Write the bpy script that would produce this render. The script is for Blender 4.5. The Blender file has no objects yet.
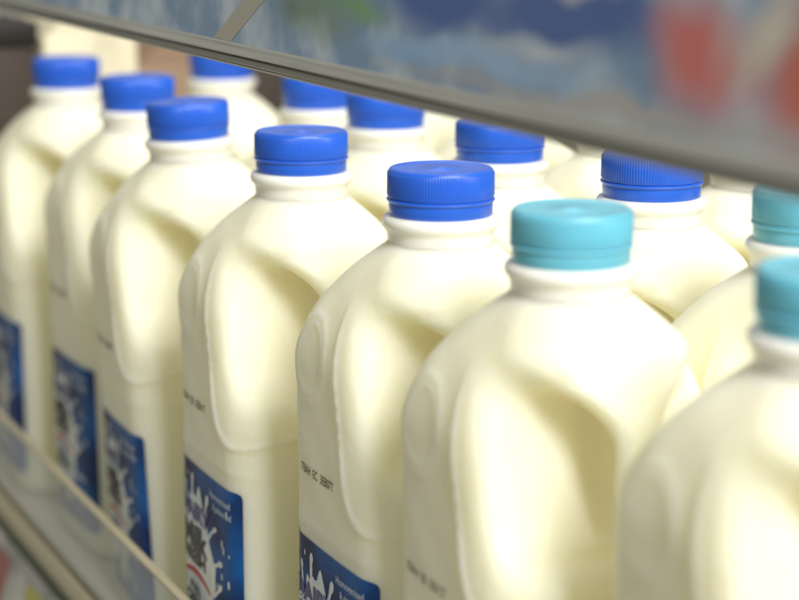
import bpy, bmesh, math, random
import numpy as np
from mathutils import Vector, Matrix
random.seed(7)
MM = 0.001
sc = bpy.context.scene
C = sc.collection

# ------------------------------------------------------------------ materials
def mat(name, color, rough=0.5, sss=0.0, sss_r=(1, .8, .5), sss_s=0.01, metal=0.0, trans=0.0, ior=1.5, coat=0.0, spec=0.5):
    m = bpy.data.materials.new(name); m.use_nodes = True
    b = m.node_tree.nodes['Principled BSDF']
    b.inputs['Base Color'].default_value = (*color, 1)
    b.inputs['Roughness'].default_value = rough
    b.inputs['Metallic'].default_value = metal
    b.inputs['IOR'].default_value = ior
    b.inputs['Transmission Weight'].default_value = trans
    b.inputs['Coat Weight'].default_value = coat
    b.inputs['Specular IOR Level'].default_value = spec
    b.inputs['Subsurface Weight'].default_value = sss
    b.inputs['Subsurface Radius'].default_value = sss_r
    b.inputs['Subsurface Scale'].default_value = sss_s
    return m
def bsdf(m): return m.node_tree.nodes['Principled BSDF']
def add_bump(m, scale, dist, strength=1.0, detail=2.0):
    nt = m.node_tree
    tc = nt.nodes.new('ShaderNodeTexCoord')
    n = nt.nodes.new('ShaderNodeTexNoise'); n.inputs['Scale'].default_value = scale; n.inputs['Detail'].default_value = detail
    bp = nt.nodes.new('ShaderNodeBump'); bp.inputs['Distance'].default_value = dist; bp.inputs['Strength'].default_value = strength
    nt.links.new(tc.outputs['Object'], n.inputs['Vector']); nt.links.new(n.outputs['Fac'], bp.inputs['Height'])
    nt.links.new(bp.outputs['Normal'], bsdf(m).inputs['Normal'])
def add_var(m, scale, c1, c2, lo=.35, hi=.65, detail=3.0, stretch=(1, 1, 1)):
    nt = m.node_tree
    tc = nt.nodes.new('ShaderNodeTexCoord'); mp = nt.nodes.new('ShaderNodeMapping'); mp.inputs['Scale'].default_value = stretch
    n = nt.nodes.new('ShaderNodeTexNoise'); n.inputs['Scale'].default_value = scale; n.inputs['Detail'].default_value = detail
    r = nt.nodes.new('ShaderNodeValToRGB'); r.color_ramp.elements[0].position = lo; r.color_ramp.elements[1].position = hi
    r.color_ramp.elements[0].color = (*c1, 1); r.color_ramp.elements[1].color = (*c2, 1)
    nt.links.new(tc.outputs['Object'], mp.inputs['Vector']); nt.links.new(mp.outputs['Vector'], n.inputs['Vector'])
    nt.links.new(n.outputs['Fac'], r.inputs['Fac']); nt.links.new(r.outputs['Color'], bsdf(m).inputs['Base Color'])

M = {}
M['milk'] = mat('milk_in_hdpe', (.93, .895, .70), .5, sss=.8, sss_r=(1, .84, .42), sss_s=.018, spec=.25)
add_bump(M['milk'], 340, .0003, .8)
M['neck'] = mat('neck_hdpe', (.88, .87, .80), .3, sss=.5, sss_r=(1, .9, .7), sss_s=.006)
M['blue_cap'] = mat('blue_cap_plastic', (.018, .118, .64), .3, sss=.12, sss_r=(.3, .5, 1), sss_s=.002)
M['teal_cap'] = mat('teal_cap_plastic', (.14, .49, .64), .3, sss=.15, sss_r=(.3, .9, 1), sss_s=.002)
M['label'] = mat('label_blue', (.01, .05, .25), .4, spec=.25)
add_var(M['label'], 28, (.003, .010, .08), (.004, .11, .40), .38, .62)
M['splash'] = mat('label_splash', (.62, .68, .74), .4)
add_var(M['splash'], 60, (.5, .6, .74), (.88, .89, .88), .3, .6)
M['ink_black'] = mat('ink_black', (.025, .022, .03), .45)
M['ink_purple'] = mat('ink_purple', (.10, .09, .24), .45)
M['ink_red'] = mat('ink_red', (.5, .045, .035), .45)
M['ink_white'] = mat('ink_white', (.45, .52, .68), .45)
M['ink_date'] = mat('ink_date', (.09, .08, .055), .6)
M['steel'] = mat('rail_steel', (.27, .27, .26), .4, metal=.3)
M['strip'] = mat('strip_reflections', (.6, .56, .5), .25, spec=.6, coat=.5)
add_var(M['strip'], 14, (.55, .57, .58), (.82, .83, .84), .35, .65, 3, (.4, 1, 12))  # pale streaks painted in as reflections on the clear plastic
M['steel_glint'] = mat('rail_glint', (.62, .61, .57), .3, metal=.6)  # paler copy of the rail steel, colour standing in for highlight lines
M['cream_rail'] = mat('cream_rail', (.46, .41, .29), .45)
M['deck'] = mat('deck_paint', (.55, .54, .5), .45)
M['dark_strip'] = mat('dark_green_gasket', (.035, .05, .035), .5)
M['acrylic'] = mat('clear_acrylic', (.85, .88, .86), .05)
_nt = M['acrylic'].node_tree; _tr = _nt.nodes.new('ShaderNodeBsdfTransparent'); _tr.inputs['Color'].default_value = (.95, .965, .955, 1)
_mx = _nt.nodes.new('ShaderNodeMixShader'); _gl = _nt.nodes.new('ShaderNodeBsdfGlossy'); _gl.inputs['Roughness'].default_value = .06
_fr = _nt.nodes.new('ShaderNodeLayerWeight'); _fr.inputs['Blend'].default_value = .13
_nt.links.new(_fr.outputs['Facing'], _mx.inputs[0]); _nt.links.new(_tr.outputs[0], _mx.inputs[1]); _nt.links.new(_gl.outputs[0], _mx.inputs[2])
_nt.links.new(_mx.outputs[0], _nt.nodes['Material Output'].inputs['Surface'])
M['wire'] = mat('wire', (.6, .6, .58), .35, metal=.5)
M['wall'] = mat('cooler_wall', (.42, .38, .31), .5)
M['grey_card'] = mat('grey_card', (.2, .2, .2), .4)
add_var(M['grey_card'], 30, (.22, .22, .21), (.48, .47, .45))
M['yellow_card'] = mat('yellow_card', (.38, .35, .07), .45)
M['red_card'] = mat('red_card', (.26, .09, .08), .45)
M['cream_carton'] = mat('cream_carton', (.80, .74, .55), .5)
M['tan_carton'] = mat('tan_carton', (.30, .20, .13), .5)
M['brown_carton'] = mat('brown_carton', (.045, .030, .022), .5)
M['black_lid'] = mat('black_lid', (.012, .010, .009), .5)
M['white_tub'] = mat('white_tub', (.72, .70, .66), .4)

# ------------------------------------------------------------------ object helpers
def obj(name, me, m, parent=None):
    o = bpy.data.objects.new(name, me); C.objects.link(o)
    if m is not None and not me.materials: me.materials.append(m)
    if parent: o.parent = parent
    return o
def thing(name, label, cat, loc=(0, 0, 0), rz=0, group=None):
    o = bpy.data.objects.new(name, None); o.empty_display_size = .02; C.objects.link(o)
    o.location = loc; o.rotation_euler = (0, 0, rz); o['label'] = label; o['category'] = cat
    if group: o['group'] = group
    return o
def from_bm(bm, name, smooth=False):
    me = bpy.data.meshes.new(name); bmesh.ops.recalc_face_normals(bm, faces=bm.faces); bm.to_mesh(me); bm.free()
    if smooth:
        for p in me.polygons: p.use_smooth = True
    return me
def lathe(pts, n=96, name='lathe', ribs=None):
    """pts: list (r, z, rib) in mm; rib>0 alternates the radius."""
    bm = bmesh.new(); rings = []
    for p in pts:
        r, z = p[0], p[1]; rb = p[2] if len(p) > 2 else 0
        if r < 1e-6: rings.append([bm.verts.new((0, 0, z * MM))]); continue
        ring = []
        for i in range(n):
            a = 2 * math.pi * i / n
            rr = r + (rb if (i % 4) in (0, 1) else 0)
            ring.append(bm.verts.new((rr * MM * math.cos(a), rr * MM * math.sin(a), z * MM)))
        rings.append(ring)
    for a, b in zip(rings, rings[1:]):
        for i in range(n):
            j = (i + 1) % n
            if len(a) == 1: bm.faces.new((a[0], b[i], b[j]))
            elif len(b) == 1: bm.faces.new((a[i], a[j], b[0]))
            else: bm.faces.new((a[i], a[j], b[j], b[i]))
    return from_bm(bm, name)
def auto_smooth(me, deg=40):
    bm = bmesh.new(); bm.from_mesh(me)
    for f in bm.faces: f.smooth = True
    for e in bm.edges:
        if len(e.link_faces) == 2 and e.calc_face_angle(0) > math.radians(deg): e.smooth = False
    bm.to_mesh(me); bm.free()
    return me
def box_bm(bm, x0, x1, y0, y1, z0, z1):
    vs = [bm.verts.new((x * MM, y * MM, z * MM)) for x in (x0, x1) for y in (y0, y1) for z in (z0, z1)]
    for f in ((0, 1, 3, 2), (4, 6, 7, 5), (0, 4, 5, 1), (2, 3, 7, 6), (0, 2, 6, 4), (1, 5, 7, 3)): bm.faces.new([vs[i] for i in f])
def box(name, b, m, parent=None, bevel=0.0):
    bm = bmesh.new(); box_bm(bm, *b)
    if bevel: bmesh.ops.bevel(bm, geom=list(bm.edges), offset=bevel * MM, segments=3, profile=.5, affect='EDGES')
    me = auto_smooth(from_bm(bm, name), 35)
    return obj(name, me, m, parent)
def prism(name, prof, x0, x1, m, parent=None):
    """extrude a (y,z) profile along X"""
    bm = bmesh.new()
    a = [bm.verts.new((x0 * MM, y * MM, z * MM)) for y, z in prof]; b = [bm.verts.new((x1 * MM, y * MM, z * MM)) for y, z in prof]
    n = len(prof)
    for i in range(n): bm.faces.new((a[i], a[(i + 1) % n], b[(i + 1) % n], b[i]))
    bm.faces.new(a); bm.faces.new(b[::-1])
    return obj(name, auto_smooth(from_bm(bm, name), 32), m, parent)

# ------------------------------------------------------------------ bottle body as a distance field (mm)
LX, DY, NR = 46.0, 42.8, 18.6
def smax(a, b, k):
    h = np.clip(.5 + .5 * (a - b) / k, 0, 1); return b + (a - b) * h + k * h * (1 - h)
def F(x, y, z):
    t = np.clip((217.5 - z) / 46.0, 0, 1); fr = 1 - (1 - t) ** 2.0
    L = NR + (LX - NR) * fr
    D = NR + (DY - NR) * fr + 1.4 * np.cos(np.clip(x / 92.0, -.5, .5) * np.pi) * fr
    r = np.minimum(NR + 3.0 * fr, np.minimum(L, D))
    qx = np.abs(x) - (L - r); qy = np.abs(y) - (D - r)
    d = np.sqrt(np.maximum(qx, 0) ** 2 + np.maximum(qy, 0) ** 2) + np.minimum(np.maximum(qx, qy), 0) - r
    # label panel: a shallow step and a faint line above it
    st = np.clip((112 - z) / 1.6, 0, 1); st = st * st * (3 - 2 * st)
    d = d + .25 * st - .16 * np.exp(-((z - 113.5) / 1.2) ** 2)
    # finger recess behind the handle
    yy = np.clip(np.abs(y) / 42.0, 0, 1.1)
    wq = 1 - np.exp(-(y / 9.0) ** 2)
    xw = (16.0 + .20 * (192 - z)) * wq + (9.0 + .20 * (192 - z)) * (1 - wq)
    zb = 144 - 8.0 * yy ** 2
    zt = 193 + 10.0 * yy ** 2
    cut = smax(smax((xw - x) * .98, zb - z, 20.0), z - zt, 15.0)
    ridge = 1.0 * np.exp(-((cut - 12.5) / 1.15) ** 2) * np.clip((203 - z) / 15, 0, 1)
    u = np.clip((11.5 - cut) / 11.5, 0, 1.25) * np.clip((np.abs(y) - np.where(z > 143, 9.0, 2.0)) / 12.0, 0, 1)             # shallow sloping border round the scoop
    inset = 3.4 * u * u * np.clip((212 - z) / 12, 0, 1)
    hw = 7.6 + 10.0 * (np.clip(z - 180, 0, 16) / 13.0) ** 2 + 8.0 * (np.clip(146 - z, 0, 16) / 13.0) ** 2
    hx = 36.5 - np.clip(z - 179, 0, 30) * .75
    qa = hx - x + 7; qb = np.abs(y) - hw + 7
    hb = np.sqrt(np.maximum(qa, 0) ** 2 + np.maximum(qb, 0) ** 2) + np.minimum(np.maximum(qa, qb), 0) - 7
    cutf = smax(cut, -hb, 2.5)
    d = d - ridge + inset
    d = d + (.35 * np.sin(x * .09 + 1) * np.sin(z * .06 + y * .05) + .2 * np.sin(x * .21 + z * .13) * np.sin(y * .17 + z * .09)) * np.clip((z - 112) / 12, 0, 1)
    # thumb oval on the broad faces
    e = np.sqrt(((x + 17) / 13.2) ** 2 + ((z - 175.5) / 15.8) ** 2)
    side = np.abs(y) > 24
    d = d - side * (.55 * np.exp(-((e - 1) * 12 / 1.1) ** 2) + .5 * np.exp(-((e - .80) * 12 / 1.0) ** 2))
    d = smax(d, -cutf, 3.5 + 5.5 * np.clip((z - 165) / 30, 0, 1))
    d = smax(d, -z, 6.0)
    d = np.maximum(d, z - 219)
    return d

def surface_nets(step=1.15):
    xs = np.arange(-49, 49 + step, step); ys = np.arange(-46, 46 + step, step); zs = np.arange(-2, 221 + step, step)
    G = F(xs[:, None, None], ys[None, :, None], zs[None, None, :])
    S = G < 0; nx, ny, nz = G.shape
    c = np.zeros((nx - 1, ny - 1, nz - 1), int)
    for i in (0, 1):
        for j in (0, 1):
            for k in (0, 1): c += S[i:nx - 1 + i, j:ny - 1 + j, k:nz - 1 + k]
    act = (c > 0) & (c < 8); idx = -np.ones(act.shape, int); n = act.sum(); idx[act] = np.arange(n)
    ci = np.argwhere(act)
    P = np.stack([xs[ci[:, 0]], ys[ci[:, 1]], zs[ci[:, 2]]], 1) + step / 2
    def pull(P, n):
        for it in range(n):                                  # pull every vertex on to the true surface
            f = F(P[:, 0], P[:, 1], P[:, 2]); h = .15
            g = np.stack([F(P[:, 0] + h, P[:, 1], P[:, 2]) - F(P[:, 0] - h, P[:, 1], P[:, 2]),
                          F(P[:, 0], P[:, 1] + h, P[:, 2]) - F(P[:, 0], P[:, 1] - h, P[:, 2]),
                          F(P[:, 0], P[:, 1], P[:, 2] + h) - F(P[:, 0], P[:, 1], P[:, 2] - h)], 1) / (2 * h)
            g2 = (g ** 2).sum(1) + 1e-3
            P -= np.clip(f / g2, -.5, .5)[:, None] * g
        return P
    quads = []
    for ax in range(3):
        sl0 = [slice(None)] * 3; sl1 = [slice(None)] * 3; sl0[ax] = slice(0, -1); sl1[ax] = slice(1, None)
        a = S[tuple(sl0)]; b = S[tuple(sl1)]
        e = np.argwhere(a != b); u, v = [(1, 2), (2, 0), (0, 1)][ax]
        ok = (e[:, u] > 0) & (e[:, v] > 0) & (e[:, u] < G.shape[u] - 1) & (e[:, v] < G.shape[v] - 1); e = e[ok]
        q = []
        for du, dv in ((-1, -1), (0, -1), (0, 0), (-1, 0)):
            ee = e.copy(); ee[:, u] += du; ee[:, v] += dv; q.append(idx[ee[:, 0], ee[:, 1], ee[:, 2]])
        q = np.stack(q, 1); flip = ~a[e[:, 0], e[:, 1], e[:, 2]]; q[flip] = q[flip][:, ::-1]; quads.append(q)
    Q = np.concatenate(quads)
    P = pull(P, 5)
    for _ in range(3):                                  # relax along the surface, then pull back
        A = np.zeros_like(P); W = np.zeros(len(P))
        for a, b in ((0, 1), (1, 2), (2, 3), (3, 0)):
            np.add.at(A, Q[:, a], P[Q[:, b]]); np.add.at(A, Q[:, b], P[Q[:, a]]); np.add.at(W, Q[:, a], 1); np.add.at(W, Q[:, b], 1)
        P = pull(P * .4 + .6 * A / W[:, None], 2)
    return P * MM, Q
P, Q = surface_nets()
body_me = bpy.data.meshes.new('bottle_body'); body_me.from_pydata(P.tolist(), [], Q.tolist()); body_me.update()
for p in body_me.polygons: p.use_smooth = True
body_me.materials.append(M['milk'])

def front_y(x, z):
    """y (mm) of the aisle-facing broad face"""
    y = -50.0 * np.ones_like(x); 
    for _ in range(40): y = y + np.clip(F(x, y, z), -2, 2) * .8
    return y
def on_face(verts2, off=.25):
    v = np.array(verts2, float); y = front_y(v[:, 0], v[:, 1]) - off
    return np.stack([v[:, 0], y, v[:, 1]], 1) * MM

neck_me = auto_smooth(lathe([(18.2, 212), (18.6, 217), (18.9, 221.2), (19.3, 222.6), (20.3, 223.4), (20.75, 224.6), (20.6, 226), (19.8, 227), (18.3, 227.3), (17.2, 228), (17.2, 230), (0, 230)], 96, 'neck'), 50)
neck_me.materials.append(M['neck'])
NB = 448
band_me = auto_smooth(lathe([(17.0, 227.6), (18.0, 227.5), (18.35, 228), (18.45, 231.2), (18.3, 231.9), (18.95, 232.4), (19.2, 232.9), (18.95, 233.3), (18.2, 233.5), (17, 233.5)], 96, 'tamper_band'), 45)
cap_me = auto_smooth(lathe([(17.0, 233.7), (18.5, 233.7), (18.6, 234.1, .0), (18.6, 234.5, .38), (18.55, 242.4, .38), (18.5, 242.8, 0), (18.3, 243.5), (17.7, 243.95), (16.9, 244.05), (16.3, 243.85), (15.6, 243.55), (3, 243.5), (2.6, 243.9), (1.6, 244.0), (0, 244.0)], NB, 'cap'), 50)

# ------------------------------------------------------------------ label art (flat meshes wrapped on to the broad face)
def wrap_mesh(name, polys, off):
    """polys: list of closed 2-D outlines in face mm; triangulated, subdivided, wrapped"""
    bm = bmesh.new()
    for poly in polys:
        vs = [bm.verts.new((x, 0, z)) for x, z in poly]
        try: bm.faces.new(vs)
        except Exception: pass
    bmesh.ops.triangulate(bm, faces=bm.faces)
    for _ in range(3):
        es = [e for e in bm.edges if e.calc_length() > 5]
        if es: bmesh.ops.subdivide_edges(bm, edges=es, cuts=1); bmesh.ops.triangulate(bm, faces=bm.faces)
    bm.verts.ensure_lookup_table()
    co = on_face([(v.co.x, v.co.z) for v in bm.verts], off)
    for v, c in zip(bm.verts, co): v.co = c
    me = bpy.data.meshes.new(name); 
    for f in bm.faces:
        f.normal_update()
        if f.normal.y > 0: f.normal_flip()
        f.smooth = True
    bm.to_mesh(me); bm.free(); return me
def text_mesh(name, lines, off):
    """lines: (text, x, z, height, width_scale, bold)"""
    allv, allf = [], []
    for txt, x, z, h, ws, bold in lines:
        cu = bpy.data.curves.new('t', 'FONT'); cu.body = txt; cu.size = h * 1.38; cu.align_x = 'CENTER'; cu.offset = bold
        o = bpy.data.objects.new('t', cu); C.objects.link(o); bpy.context.view_layer.update()
        me = o.to_mesh(); base = len(allv)
        allv += [(x + v.co.x * ws, z + v.co.y) for v in me.vertices]
        allf += [[base + i for i in p.vertices] for p in me.polygons]
        o.to_mesh_clear(); bpy.data.objects.remove(o); bpy.data.curves.remove(cu)
    co = on_face(allv, off)
    me = bpy.data.meshes.new(name); me.from_pydata(co.tolist(), [], allf); me.update(); return me
LXL, LXR, LZ0, LZ1 = -41.0, 35.5, 20.0, 107.5
def rrect(x0, x1, z0, z1, r, n=5):
    out = []
    for cx, cz, a0 in ((x1 - r, z1 - r, 0), (x0 + r, z1 - r, 90), (x0 + r, z0 + r, 180), (x1 - r, z0 + r, 270)):
        for i in range(n + 1):
            a = math.radians(a0 + 90 * i / n); out.append((cx + r * math.cos(a), cz + r * math.sin(a)))
    return out
def grid_label():
    nx, nz = 36, 44; vs = []; fs = []
    for i in range(nx + 1):
        for k in range(nz + 1):
            x = LXL + (LXR - LXL) * i / nx; z = LZ0 + (LZ1 - LZ0) * k / nz
            # cut the corners round
            for cx, sx in ((LXL + 2, -1), (LXR - 2, 1)):
                for cz, sz in ((LZ0 + 2, -1), (LZ1 - 2, 1)):
                    if (x - cx) * sx > 0 and (z - cz) * sz > 0:
                        l = math.hypot(x - cx, z - cz); 
                        if l > 2: x = cx + (x - cx) * 2 / l; z = cz + (z - cz) * 2 / l
            vs.append((x, z))
    for i in range(nx):
        for k in range(nz):
            a = i * (nz + 1) + k; fs.append((a, a + nz + 1, a + nz + 2, a + 1))
    me = bpy.data.meshes.new('label'); me.from_pydata(on_face(vs, .2).tolist(), [], fs); me.update()
    for p in me.polygons: p.use_smooth = True
    return me
label_me = grid_label(); label_me.materials.append(M['label'])
def splash_polys():
    rnd = random.Random(3); polys = []
    # main milk splash: ragged crown outline behind the lettering
    cx, cz = -13.0, 61.0; out = []
    n = 150
    for i in range(n):
        a = 2 * math.pi * i / n
        r = 1 + .09 * math.sin(5 * a + 1) + .07 * math.sin(11 * a) + .05 * math.sin(23 * a + 2)
        x = cx + 22.5 * r * math.cos(a); z = cz + 33.0 * r * math.sin(a)
        out.append((max(LXL + .6, min(LXR - 1, x)), max(LZ0 + .6, min(LZ1 - 2, z))))
    polys.append(out)
    # arms thrown out with a bulb at the tip
    def arm(x, z, a, l, w):
        a = math.radians(a); dx, dz = math.cos(a), math.sin(a); px, pz = -dz, dx; pts = []; N = 10
        cur = rnd.uniform(-.25, .25)
        def c(t): return x + dx * l * t + px * cur * l * t * t, z + dz * l * t + pz * cur * l * t * t
        def wd(t): return w * (1 - .72 * t + .0) if t < .7 else w * (.5 + .55 * math.sin((t - .7) / .3 * math.pi))
        for i in range(N + 1): t = i / N; q = c(t); pts.append((q[0] + px * wd(t), q[1] + pz * wd(t)))
        for i in range(N, -1, -1): t = i / N; q = c(t); pts.append((q[0] - px * wd(t), q[1] - pz * wd(t)))
        return pts
    for x, z, a, l, w in [(-30, 85, 108, 15, 1.5), (-24, 86, 97, 12, 1.2), (-16, 88, 92, 15, 1.6), (-9, 88, 80, 9, 1.1), (-3, 84, 60, 16, 1.7), (2, 78, 50, 15, 1.3),
                          (5, 66, 42, 17, 1.5), (7, 56, 25, 15, 1.3), (8, 46, 5, 14, 1.4), (6, 36, -25, 14, 1.3), (-35, 80, 120, 10, 1)]:
        polys.append(arm(x, z, a, l, w))
    for _ in range(26):
        x = rnd.uniform(-36, 28); z = rnd.uniform(30, 104)
        if ((x - cx) / 24) ** 2 + ((z - cz) / 35) ** 2 < 1: continue
        r = rnd.uniform(.4, 1.3); a0 = rnd.uniform(0, 3)
        polys.append([(x + r * .7 * math.cos(2 * math.pi * k / 10), z + r * 1.5 * math.sin(2 * math.pi * k / 10)) for k in range(10)])
    return polys
splash_me = wrap_mesh('milk_splash', splash_polys(), .32); splash_me.materials.append(M['splash'])
letter_me = text_mesh('lettering', [('Milk', -14, 70.5, 11, 1.15, .6), ('FRESH', -14, 64, 5.6, 1.35, .4), ('FULL', -14, 51, 4.0, 1.2, .2), ('CREAM', -14, 45, 4.8, 1.2, .3), ('2L', -13, 30, 8, 1.1, .35)], .5)
letter_me.materials.append(M['ink_black'])
title_me = text_mesh('title_lettering', [('DAIRY', -14, 83.5, 7.5, 1.25, .5)], .5); title_me.materials.append(M['ink_purple'])
small_me = text_mesh('small_print', [('Homogenised', 18, 99.5, 3.0, .95, .08), ('& pasteurised', 20, 94.8, 2.8, .9, .08)], .42); small_me.materials.append(M['ink_white'])
arc = []
for i in range(21):
    t = -1 + 2 * i / 20; arc.append((-13 + 19 * t, 60.3 - 3.6 * t * t + 1.3 * (1 - t * t)))
for i in range(20, -1, -1):
    t = -1 + 2 * i / 20; arc.append((-13 + 18.6 * t, 57.8 - 3.4 * t * t + 1.3))
arc_me = wrap_mesh('red_arc', [arc], .5); arc_me.materials.append(M['ink_red'])
date_mes = []
for _t, _x, _z in (('17BAH  EB  3EBA1T', -12, 131.2), ('17BAH  EB  3EBA4F', -14, 130.0), ('17BAH  EC  3EB07T', -10.5, 132.3), ('17BAH  EB  3EB12T', -12, 124.8)):
    date_mes.append(text_mesh('date_print', [(_t, _x, _z, 3.4, .80, .06 if _z > 126 else 0)], .18)); date_mes[-1].materials.append(M['ink_date'])
date_me = date_mes[0]

# ------------------------------------------------------------------ bottles
def make_bottle(cap_mat, has_label):
    t = thing('milk_bottle', '', 'milk bottle')
    obj('bottle_body', body_me, None, t)
    obj('neck', neck_me, None, t)
    cm = cap_me.copy(); cm.materials.append(cap_mat); c = obj('cap', cm, None, t)
    bm_ = band_me.copy(); bm_.materials.append(cap_mat); obj('tamper_band', bm_, None, c)
    obj('date_print', date_me, None, t)
    if has_label:
        l = obj('label', label_me, None, t)
        for n, m in (('milk_splash', splash_me), ('title_lettering', title_me), ('lettering', letter_me), ('small_print', small_me), ('red_arc', arc_me)): obj(n, m, None, l)
    return t
def copy_tree(o, parent=None):
    c = o.copy(); C.objects.link(c); c.parent = parent
    for ch in list(o.children): copy_tree(ch, c)
    return c
protos = {'blue': make_bottle(M['blue_cap'], True), 'teal': make_bottle(M['teal_cap'], False)}
used = set()
bottles = [ # kind, x, y, rz deg, label
 ('blue', -564, -1, -1, 'blue capped milk bottle at the far end of the front row, leftmost in the photo'),
 ('blue', -444, 5, 1, 'blue capped milk bottle second from the far end of the front row'),
 ('blue', -329, -10, -3, 'blue capped milk bottle third from the far end of the front row'),
 ('blue', -208, -4, -1, 'blue capped front row bottle whose blue splash label shows its red arc clearest'),
 ('blue', -92, 1, 0, 'sharply focused blue capped front row bottle next to the teal capped one, date print readable'),
 ('teal', 0, 0, 0, 'teal capped milk bottle standing whole in the front row, its side handle clear'),
 ('teal', 109, 13, 1, 'teal capped milk bottle nearest the camera, cut off by the right edge'),
 ('blue', -578, 98, 1, 'blue capped second row bottle farthest away, cap cut by the rail'),
 ('blue', -413, 93, -2, 'blue capped second row bottle mostly hidden, small bit of cap under the rail'),
 ('blue', -326, 88, 0, 'blue capped second row bottle behind and between the two mid front row bottles'),
 ('blue', -203, 84, 1, 'blue capped second row bottle right behind the sharply focused front bottle'),
 ('blue', -94, 90, 0, 'sharp ribbed blue cap bottle in second row directly behind the whole teal capped one'),
 ('teal', 2, 89, 0, 'pale teal capped second row bottle at right edge, under the shelf rail'),
 ('blue', -42, 178, 0, 'third row milk bottle at right edge, a cream strip under the rail'),
 ('blue', -150, 178, 2, 'third row milk bottle whose cream shoulder shows right of the sharp ribbed blue cap'),
 ('blue', -258, 178, -1, 'third row milk bottle seen between the two right blue caps of the second row'),
 ('blue', -366, 178, 1, 'third row milk bottle whose cream side shows left of the second row cap at centre'),
 ('blue', -474, 178, 0, 'third row milk bottle farthest away, a blurred cream strip beside the dark brown carton'),
]
for kind, x, y, rz, lab in bottles:
    if kind not in used: o = protos[kind]; used.add(kind)
    else: o = copy_tree(protos[kind])
    o.location = (x * MM, y * MM, 0); o.rotation_euler.z = math.radians(rz)
    o['label'] = lab; o['group'] = 'plastic milk bottles lined up on the shelf'
    if kind == 'blue' and x not in (-92, -329, -208, -94): o.rotation_euler.x = math.radians(random.uniform(-.5, .5)); o.rotation_euler.y = math.radians(random.uniform(-.4, .4))
    if x == -329:                                       # this one leans a little against its neighbour
        o.location = ((x + 4) * MM, (y + 9) * MM, 0); o.rotation_euler.x = math.radians(2.1); o.rotation_euler.y = math.radians(-.95)
    for ch in o.children:                               # labels are not stuck on at exactly the same height
        if ch.name.startswith('label'): ch.location.z = {-208: -2, -329: -9, -444: -7, -564: -8}.get(x, 0) * MM
    dm = random.choice(date_mes[:3]) if kind == 'blue' else date_mes[3]
    for ch in o.children:
        if ch.name.startswith('date_print') and x != -92: ch.data = dm
        if ch.name.startswith('cap'): ch.rotation_euler.z = random.uniform(0, 6.28)

# ------------------------------------------------------------------ far cartons
def carton(label, x0, x1, y0, y1, h, m, lid=None, name='milk_carton'):
    cx, cy = (x0 + x1) / 2, (y0 + y1) / 2
    t = thing(name, label, 'carton', (cx * MM, cy * MM, 0), 0, 'cartons past the far end of the bottles')
    hx, hy = (x1 - x0) / 2, (y1 - y0) / 2
    box('carton_body', (-hx, hx, -hy, hy, 0, h), m, t, 2.5)
    if lid:
        box('lid', (-hx - 1.5, hx + 1.5, -hy - 1.5, hy + 1.5, h + .3, h + 16), lid, t, 2)
    else:
        bm = bmesh.new(); z0 = h - 2; z1 = h + 26
        v = [bm.verts.new((a * MM, b * MM, c * MM)) for a, b, c in ((-hx + 1, -hy + 1, z0), (hx - 1, -hy + 1, z0), (hx - 1, hy - 1, z0), (-hx + 1, hy - 1, z0), (-hx + 1, -1, z1), (hx - 1, -1, z1), (hx - 1, 1, z1), (-hx + 1, 1, z1))]
        for f in ((0, 1, 5, 4), (2, 3, 7, 6), (4, 5, 6, 7), (0, 4, 7, 3), (1, 2, 6, 5), (0, 3, 2, 1)): bm.faces.new([v[i] for i in f])
        bmesh.ops.bevel(bm, geom=list(bm.edges), offset=.8 * MM, segments=2, affect='EDGES')
        obj('gable_top', from_bm(bm, 'gable_top'), m, t)
        box('gable_fin', (-hx + 1, hx - 1, -1.2, 1.2, z1 - 1, z1 + 14), m, t, .5)
    return t
carton('blurred dark brown carton with black lid at the far left end of the shelf', -780, -690, -70, 16, 240, M['brown_carton'], M['black_lid'])
carton('blurred tall cream carton standing behind the leftmost blue cap', -775, -690, 20, 82, 246, M['cream_carton'])
carton('blurred tan brown carton between the cream carton and the farthest second row bottle', -790, -712, 85, 152, 222, M['tan_carton'])
carton('blurred dark brown carton seen between the two farthest second row bottles', -790, -712, 156, 226, 222, M['brown_carton'])
tub = thing('plastic_tub', 'blurred white tub on top of the dark brown carton at far left', 'tub', (-735 * MM, -28 * MM, 256.3 * MM))
obj('tub_body', auto_smooth(lathe([(0, 0), (29, 0), (31, 2), (36, 34), (0, 34)], 64, 'tub_body')), M['white_tub'], tub)
obj('lid', auto_smooth(lathe([(0, 34.2), (38, 34.2), (38.5, 36), (38, 39), (35, 40), (0, 40)], 64, 'lid')), M['white_tub'], tub)

# ------------------------------------------------------------------ lower shelf with clear guard and price strip
X0, X1 = -1100, 420
s = thing('display_shelf', 'cooler shelf under the bottles with clear front guard and cream front rail', 'shelf', (0, 0, 0))
box('shelf_deck', (X0, X1, -54, 290, -4, -.6), M['deck'], s)
box('clear_guard', (X0, X1, -61, -58.2, 3, 53), M['acrylic'], s, .6)
box('guard_top_edge', (X0, X1, -61.6, -57.6, 53.1, 55.0), M['cream_rail'], s, .6)
prism('front_rail', [(-63.5, -3), (-63.5, 6), (-62.5, 8), (-61.2, 8.2), (-61.2, 2.6), (-58, 2.6), (-58, 8), (-57, 8), (-54.3, 2), (-54.3, -12), (-63.5, -12)], X0, X1, M['cream_rail'], s)
prism('gasket', [(-65.5, -7.5), (-65.5, -3.6), (-63.7, -3.2), (-63.7, -8)], X0, X1, M['dark_strip'], s)
prism('price_strip', [(-66, -9), (-63.8, -8.2), (-63.8, -14), (-80, -60), (-83, -59.5)], X0, X1, M['grey_card'], s)
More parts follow.
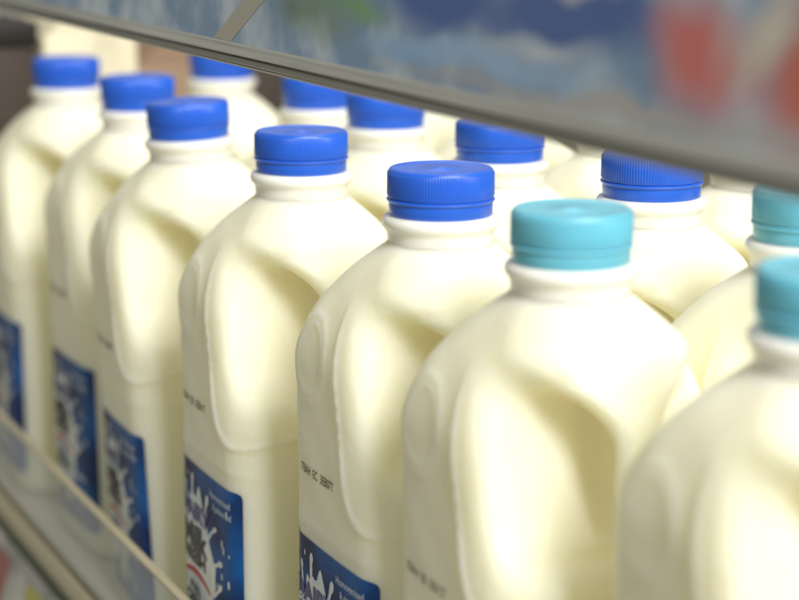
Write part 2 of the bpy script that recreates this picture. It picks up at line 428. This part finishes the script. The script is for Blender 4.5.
def tilt_ticket(label, x0, x1, m):
    # tickets lie on the sloped strip: line (-66,-9) -> (-83,-59.5)
    def p(t, o=.7): return (-66 - 17 * t - o * .95, -9 - 50.5 * t + o * .32)
    o = prism('price_ticket', [p(.12), p(.9), p(.9, .2), p(.12, .2)], x0, x1, m)
    o['label'] = label; o['category'] = 'price ticket'; o['group'] = 'price tickets on the lower shelf edge'
tilt_ticket('blurred yellow price ticket on the lower shelf strip in the bottom left corner', -428, -398, M['yellow_card'])
tilt_ticket('blurred red price ticket at the left picture edge below the clear guard', -510, -466, M['red_card'])

# ------------------------------------------------------------------ upper shelf: unseen open wire deck, steel rail, clear ticket strip with a printed card
u = thing('upper_shelf', 'upper shelf with grey steel rail and glossy blue and red picture strip above the caps', 'shelf', (0, 0, 0))
RY, RZ = -43.0, 275.0
arcp = [(RY + .6 - 2.0 * math.cos(math.radians(t)), RZ + 1.4 + 1.4 * math.sin(math.radians(t))) for t in range(-80, 81, 16)]
prism('front_rail', [(RY + 4, RZ)] + arcp + [(RY + 4, RZ + 2.8)], X0, X1, M['steel'], u)
arcp = [(RY - .4 - 1.2 * math.cos(math.radians(t)), RZ + 5.1 + 2.0 * math.sin(math.radians(t))) for t in range(-75, 76, 15)]
prism('clear_strip_foot', [(RY + 3.8, RZ + 3.1)] + arcp + [(RY + 3.8, RZ + 7.1)], X0, X1, M['strip'], u)
prism('rail_bead', [(RY - 2.0, RZ + 7.3), (RY - 2.3, RZ + 7.7), (RY - 2.0, RZ + 8.1), (RY - 1.1, RZ + 8.1), (RY - 1.1, RZ + 7.3)], X0, X1, M['steel_glint'], u)  # pale bead draws the highlight line along the rail
prism('rail_lip', [(RY - .2, RZ - .9), (RY - .2, RZ - .2), (RY + 3.5, RZ - .2), (RY + 3.5, RZ - .9)], X0, X1, M['steel_glint'], u)  # pale strip stands in for light caught under the lip

cm = mat('printed_card', (.2, .3, .4), .45, coat=.25, spec=.3)
bsdf(cm).inputs['Coat Roughness'].default_value = .12
nt = cm.node_tree
tc = nt.nodes.new('ShaderNodeTexCoord'); 
nz = nt.nodes.new('ShaderNodeTexNoise'); nz.inputs['Scale'].default_value = 38; nz.inputs['Detail'].default_value = 3
nt.links.new(tc.outputs['Object'], nz.inputs['Vector'])
va = nt.nodes.new('ShaderNodeVectorMath'); va.operation = 'MULTIPLY_ADD'; va.inputs[1].default_value = (.02, 0, .016); nt.links.new(nz.outputs['Color'], va.inputs[0]); nt.links.new(tc.outputs['Object'], va.inputs[2])
rp = nt.nodes.new('ShaderNodeValToRGB'); nt.links.new(nz.outputs['Fac'], rp.inputs['Fac'])
rp.color_ramp.elements[0].position = .38; rp.color_ramp.elements[0].color = (.24, .38, .62, 1); rp.color_ramp.elements[1].position = .64; rp.color_ramp.elements[1].color = (.62, .74, .90, 1)
cur = rp.outputs['Color']
def blob(x, z, rx, rz, col, soft=.35, lean=0.0, amount=1.0):
    """soft patch of ink, and of painted gloss, on the card, centre and radii in mm"""
    global cur
    mp = nt.nodes.new('ShaderNodeMapping'); mp.vector_type = 'TEXTURE'
    mp.inputs['Location'].default_value = (x * MM + .010, RY * MM, z * MM + .008); mp.inputs['Scale'].default_value = (rx * MM, 100, rz * MM)
    mp.inputs['Rotation'].default_value = (0, math.radians(lean), 0)
    g = nt.nodes.new('ShaderNodeVectorMath'); g.operation = 'LENGTH'
    nt.links.new(va.outputs[0], mp.inputs['Vector']); nt.links.new(mp.outputs['Vector'], g.inputs[0])
    mr = nt.nodes.new('ShaderNodeMapRange'); mr.inputs['From Min'].default_value = 1; mr.inputs['From Max'].default_value = 1 - soft
    mr.inputs['To Min'].default_value = 0; mr.inputs['To Max'].default_value = amount
    nt.links.new(g.outputs['Value'], mr.inputs['Value'])
    mx = nt.nodes.new('ShaderNodeMix'); mx.data_type = 'RGBA'; mx.inputs['B'].default_value = (*col, 1)
    nt.links.new(mr.outputs['Result'], mx.inputs['Factor']); nt.links.new(cur, mx.inputs['A']); cur = mx.outputs['Result']
blob(-100, 301, 50, 13, (.22, .33, .28), .8)
blob(-118, 299, 16, 7, (.18, .25, .24), .9)
blob(-62, 302, 30, 6, (.22, .44, .22), .9)
blob(-2, 311, 56, 17, (.07, .15, .50), .55)
blob(70, 308, 66, 13, (.09, .17, .50), .6)
blob(-20, 292, 52, 6, (.32, .54, .92), .8)
blob(30, 294, 75, 6, (.42, .62, .95), .9)
blob(80, 325, 52, 13, (.95, .94, .92), .6)  # white patch spread out as painted gloss on the card
blob(56, 300, 34, 4, (.66, .76, .92), .9)
blob(131, 302, 31, 19, (.80, .21, .20), .75, 0, .97)
blob(140, 306, 6, 14, (.80, .52, .50), 1.0, 25, .5)
blob(172, 302, 24, 26, (.74, .20, .16), .7)
blob(156, 312, 9, 22, (.85, .78, .70), .9, 32)
blob(188, 316, 9, 9, (.80, .70, .6), .9)
blob(100, 286, 160, 4.5, (.58, .55, .55), .9)
blob(-175, 322, 22, 6, (.70, .66, .2), .6)
nt.links.new(cur, bsdf(cm).inputs['Base Color'])
card = prism('printed_card', [(RY - 1.0, RZ + 8.0), (RY - .4, RZ + 8.0), (RY - .4, RZ + 68), (RY - 1.0, RZ + 68)], X0, X1, cm, u)
bm = bmesh.new()     # pale slanted divider printed on the strip
vs = [bm.verts.new((a * MM, (RY - 1.15) * MM, b * MM)) for a, b in ((-197, RZ + 8.3), (-178, RZ + 8.3), (-60, RZ + 66), (-79, RZ + 66))]; bm.faces.new(vs)
obj('slanted_stripe', from_bm(bm, 'slanted_stripe'), mat('stripe_grey', (.52, .50, .45), .4), u)
bm = bmesh.new()
def rod(bm, p, q, r, n=8):
    p = Vector(p) * MM; q = Vector(q) * MM; d = (q - p); L = d.length
    m = Matrix.Translation((p + q) / 2) @ d.to_track_quat('Z', 'Y').to_matrix().to_4x4()
    bmesh.ops.create_cone(bm, cap_ends=True, segments=n, radius1=r * MM, radius2=r * MM, depth=L, matrix=m)
for x in range(X0 + 10, X1, 30): rod(bm, (x, RY + 4.2, RZ + 6), (x, 300, RZ + 6), 1.3)
for y in (60, 180, 298): rod(bm, (X0, y, RZ + 3.2), (X1, y, RZ + 3.2), 2)
obj('wire_deck', from_bm(bm, 'wire_deck', True), M['wire'], u)  # unseen deck, shaped as open wires to let the lamp light through

# ------------------------------------------------------------------ cooler back wall (setting)
w = box('wall', (X0 - 200, X1 + 100, 305, 320, -120, 700), M['wall']); w['kind'] = 'structure'

# ------------------------------------------------------------------ light
def area(name, loc, target, sx, sy, power, col):
    l = bpy.data.lights.new(name, 'AREA'); l.shape = 'RECTANGLE'; l.size = sx; l.size_y = sy; l.energy = power; l.color = col
    o = bpy.data.objects.new(name, l); C.objects.link(o); o.location = loc
    o.rotation_euler = (Vector(target) - Vector(loc)).to_track_quat('-Z', 'Y').to_euler(); return o
area('ceiling_light', (2.6, -.03, 2.35), (-.2, .03, .16), 1.0, 1.4, 190, (1, .985, .95))
area('cooler_light', (-.25, .20, .75), (-.25, .06, .2), 1.3, .3, 2, (1, .97, .90))
wd = bpy.data.worlds.new('World'); sc.world = wd; wd.use_nodes = True
wd.node_tree.nodes['Background'].inputs['Color'].default_value = (1, .97, .80, 1)
wd.node_tree.nodes['Background'].inputs['Strength'].default_value = .335

# ------------------------------------------------------------------ camera
cam = bpy.data.cameras.new('camera'); co = bpy.data.objects.new('camera', cam); C.objects.link(co); sc.camera = co
co.location = (.4975, -.2952, .3416)
co.rotation_euler = Vector((-0.8820, 0.4194, -0.21486)).to_track_quat('-Z', 'Y').to_euler()
cam.sensor_width = 36; cam.lens = 36 * 1900 / 799; cam.clip_start = .01; cam.clip_end = 50
cam.dof.use_dof = True; cam.dof.focus_distance = .70; cam.dof.aperture_fstop = 7.0
sc.view_settings.view_transform = 'Standard'; sc.view_settings.look = 'None'; sc.view_settings.exposure = 0; sc.view_settings.gamma = 1
sc.cycles.use_denoising = True
sc.cycles.max_bounces = 12; sc.cycles.transmission_bounces = 8; sc.cycles.diffuse_bounces = 6
